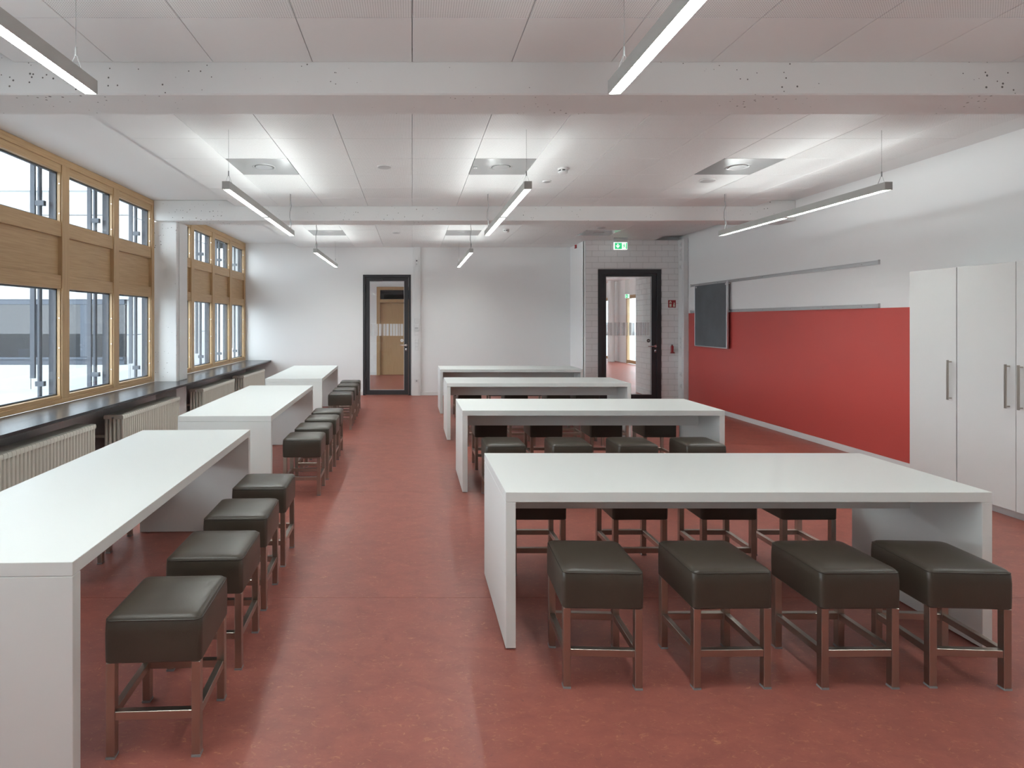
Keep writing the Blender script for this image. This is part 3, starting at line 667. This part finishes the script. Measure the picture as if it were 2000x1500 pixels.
for y in (.01, .98):
    MB().box(.021, .062, y, y+.05, 1.06, 1.085).box(-.008, .03, y, y+.035, 1.05, 1.075).build('hanger', 'alu_matt', t)
    MB().box(.026, .052, y, y+.05, .60, .63).build('spacer', 'grey_plastic', t)
# ------------------------------------------------------------------ cable ducts with outlets
t = thing('cable_duct', 'white vertical cable duct with switches beside the narrow glass door', 'cable duct', (.002, YB, 0))
box('duct_body', 'duct_white', (-.012, .172, -.055, 0, 0, 1.62), t, .002); box('duct_body', 'duct_white', (.018, .172, -.050, 0, 1.62, ZC), t, .002)
box('duct_cover', 'paint_white', (.045, .135, -.060, -.055, .002, 1.618), t, .001); box('duct_cover', 'paint_white', (.045, .135, -.055, -.050, 1.622, ZC-.002), t, .001)
def plate(t, nm, x, z, wd, ht, m='white_plastic', dep=.012, y=-.0601): return MB().box(x-wd/2, x+wd/2, y-dep, y, z-ht/2, z+ht/2, .0015).build(nm, m, t)
sk = plate(t, 'socket', .092, .31, .08, .08); MB().lathe([(.021, -.0725), (.021, -.0735)], (.092, 0, .31), 16, 'y').build('socket_insert', 'grey_plastic', sk)
MB().box(.084, .100, -.0745, -.0736, .304, .316).build('socket_holes', 'black_plastic', sk)
for z in (.99, 1.07, 1.15, 1.31):
    s_ = plate(t, 'switch', .092, z, .075, .074); MB().box(.063, .121, -.0745, -.0722, z-.029, z+.029, .001).build('rocker', 'paint_white', s_)
th = plate(t, 'thermostat', .092, 1.43, .105, .13, dep=.030); MB().box(.055, .125, -.0925, -.0902, 1.40, 1.44).build('printed_label', 'grey_plastic', th)
plate(t, 'cover_box', .092, 1.57, .088, .10, dep=.018)
k_ = plate(t, 'outlet', .092, 2.80, .075, .15, y=-.0551); MB().box(.080, .106, -.068, -.0672, 2.825, 2.85).build('data_port', 'black_plastic', k_)
MB().lathe([(.018, -.0673), (.018, -.0683)], (.092, 0, 2.765), 14, 'y').build('socket_insert', 'grey_plastic', k_)
t = thing('cable_duct', 'white cable duct in the corner between block wall and red wall', 'cable duct', (5.13, 10.715, 0))
box('duct_body', 'duct_white', (0, .082, 0, .222, 0, ZC), t, .002); box('duct_cover', 'paint_white', (-.004, 0, .06, .16, .002, ZC-.002), t, .001)
for z in (.33, .55, 1.08, 1.16, 1.24, 2.60, 2.75, 2.83, 2.91, 3.03):
    o = MB().box(-.014, -.0041, .073, .147, z-.036, z+.036, .0015).build('socket', 'white_plastic', t)
    MB().box(-.0152, -.0142, .10, .12, z-.008, z+.008).build('socket_insert', 'grey_plastic', o)
# ------------------------------------------------------------------ exit signs
def exit_sign(x, y, ztop, wd, ht, label, drop):
    t = thing('exit_sign', label, 'exit sign', (x, y, ztop)); zb = -drop-ht
    box('ceiling_mount', 'alu_matt', (-wd/2, wd/2, -.02, .02, -.02, 0), t, .002); box('acrylic_plate', 'acrylic', (-wd/2, wd/2, -.004, .004, -drop+.001, -.02), t)
    lb = box('light_box', 'sign_white', (-wd/2, wd/2, -.006, .006, zb, -drop), t)
    u = wd/27.0
    MB().box(-wd/2+2*u, wd/2-.8*u, -.008, -.0061, zb+1.4*u, -drop-1.4*u).build('green_field', 'sign_green', t)
    zc = zb + ht/2; ax = -5.5*u
    MB().prism([(ax-1.1*u, zc+4.4*u), (ax+1.1*u, zc+4.4*u), (ax+1.1*u, zc-.6*u), (ax+3.2*u, zc+1.6*u), (ax+4.0*u, zc+.2*u), (ax, zc-4.4*u), (ax-4.0*u, zc+.2*u), (ax-3.2*u, zc+1.6*u), (ax-1.1*u, zc-.6*u)], 'y', -.0095, -.0081).build('arrow', 'sign_white', t)
    MB().box(2.6*u, 10.4*u, -.0095, -.0081, zb+1.4*u, -drop-1.4*u).build('door_field', 'sign_white', t)
    mn = MB().lathe([(1.0*u, -.0097), (1.0*u, -.0106)], (6.9*u, 0, zc+3.6*u), 12, 'y')
    for a in ([(5.4, 2.0), (7.2, 2.4), (7.6, -.6), (6.2, -1.0)], [(6.3, -.6), (7.5, -.6), (9.2, -2.2), (8.6, -2.9)], [(6.3, -.6), (7.2, -1), (5.6, -4.2), (4.6, -3.9)], [(7.0, 2.3), (9.4, .6), (9.0, 0), (7.2, 1.2)], [(5.6, 2.0), (6.2, 1.4), (4.6, -.4), (4.0, .1)], [(8.6, -2.0), (9.4, -2.3), (9.2, -4.3), (8.5, -4.2)]):
        mn.prism([(p*u, zc+q*u) for p, q in a], 'y', -.0106, -.0097)
    mn.build('running_figure', 'sign_green', t)
exit_sign(3.90, 10.62, ZC, .255, .14, 'lit green exit sign hanging above the wide glass door', .085)
exit_sign(7.70, 20.3, 3.13, .16, .14, 'small lit exit sign deep in the hall behind the wide glass door', .60)
# ------------------------------------------------------------------ small wall and ceiling fittings
t = thing('fire_sign', 'small red fire equipment sign on the block wall', 'sign', (4.937, YD, 1.83))
box('plate', 'red_plastic', (0, .145, -.004, 0, 0, .142), t)
MB().box(.02, .062, -.0055, -.0041, .014, .07).box(.02, .036, -.0055, -.0041, .085, .105).box(.046, .062, -.0055, -.0041, .085, .105).box(.024, .058, -.0055, -.0041, .106, .122).box(.036, .046, -.0055, -.0041, .122, .132).build('extinguisher_symbol', 'cream_print', t)
MB().prism([(.095, .014), (.128, .014), (.132, .035), (.122, .05), (.126, .075), (.116, .09), (.118, .108), (.104, .09), (.106, .07), (.094, .055), (.098, .04), (.088, .035)], 'y', -.0055, -.0041).build('flame_symbol', 'cream_print', t)
t = thing('fire_extinguisher', 'tiny red fire extinguisher shaped holder on the block wall', 'extinguisher', (5.00, YD, .95))
MB().lathe([(.018, .012), (.025, .014), (.026, .02), (.026, .125), (.022, .14), (.010, .150)], (0, -.028, 0), 18).build('cylinder', 'red_plastic', t, True)
MB().lathe([(.009, .149), (.009, .165), (.005, .168)], (0, -.028, 0), 12).build('valve', 'black_plastic', t, True)
MB().box(-.028, .045, -.05, 0, 0, .012, .003).box(.03, .045, -.03, -.005, .012, .024).build('bracket', 'red_plastic', t)
MB().box(-.012, .012, -.0555, -.0535, .05, .10).build('label', 'red_plastic', t)
t = thing('alarm_box', 'tiny red alarm box high on the recess return wall', 'alarm', (XD, 11.56, 3.08))
box('case', 'red_plastic', (-.03, 0, -.035, .035, -.03, .04), t, .004); box('lens', 'grey_plastic', (-.034, -.0301, -.015, .015, -.01, .012), t)
def smoke(x, y, label):
    t = thing('smoke_detector', label, 'smoke detector', (x, y, ZC), group='ceiling smoke detectors')
    MB().lathe([(.052, 0), (.052, -.014), (.048, -.018)], n=28).build('base', 'white_plastic', t, True)
    MB().lathe([(.040, -.018), (.040, -.030)], n=24).build('vent_ring', 'black_plastic', t, True)
    MB().lathe([(.047, -.0305), (.050, -.036), (.048, -.048), (.036, -.056), (.006, -.058)], n=28).build('cap', 'white_plastic', t, True)
    for k in range(6):
        a = k*math.pi/3; MB().box(-.006, .006, -.0045, .0045, -.031, -.017).build('vent_rib', 'white_plastic', t, loc=(.043*math.cos(a), .043*math.sin(a), 0))
smoke(1.54, 5.80, 'white smoke detector over the second crosswise table'); smoke(1.60, 9.65, 'white smoke detector over the back wall crosswise table')
def speaker(x, y, label, r=.075):
    t = thing('ceiling_speaker', label, 'speaker', (x, y, ZC), group='round ceiling speakers')
    MB().lathe([(r, 0), (r, -.006), (r-.006, -.012)], n=32).build('rim', 'white_plastic', t, True); MB().lathe([(r-.008, -.0121), (r-.016, -.015), (.004, -.017)], n=32).build('grille', 'grey_plastic', t, True)
speaker(-.28, 5.72, 'round ceiling speaker above the aisle, wardrobe side of column beam'); speaker(3.27, 6.28, 'round ceiling speaker beside the lamp near the red wall', .085)
speaker(-.28, 9.99, 'round ceiling speaker above the aisle near the back wall'); speaker(3.15, 9.45, 'round ceiling speaker near the exit sign'); speaker(1.5, 6.32, 'tiny round ceiling fitting next to a smoke detector', .05)
names_ = ['by the windows', 'over the crosswise tables', 'toward the red wall']
for k, (x0, x1, y0, y1) in enumerate(tiles):
    if y1 < 3: panel(x0, x1, y0, y1, 'panel_plain'); continue
    lb = 'square grey air diffuser tile %s, %s' % (names_[(1, 5, 9).index(round((x0-FX0)/.6))], 'wardrobe side of column beam' if y0 < 8 else 'back wall side of column beam')
    t = thing('air_diffuser', lb, 'air diffuser', ((x0+x1)/2, (y0+y1)/2, ZC), group='square air diffusers')
    box('tile', 'diffuser_tile', (-.297, .297, -.297, .297, 0, .022), t, .001)
    MB().lathe([(.095, 0), (.105, -.003), (.110, -.003), (.118, 0)], n=36).build('ring', 'diffuser_tile', t, True)
    MB().lathe([(.088, 0), (.086, -.004), (.004, -.005)], n=36).build('centre_disc', 'diffuser_tile', t, True)
MB_ = thing('sensor', 'tiny white square sensor on the ceiling beside a diffuser', 'sensor', (.64, 5.75, ZC))
box('case', 'white_plastic', (-.02, .02, -.02, .02, -.012, 0), MB_, .003); MB().lathe([(.008, -.012), (.006, -.016)], n=12).build('lens', 'grey_plastic', MB_, True)
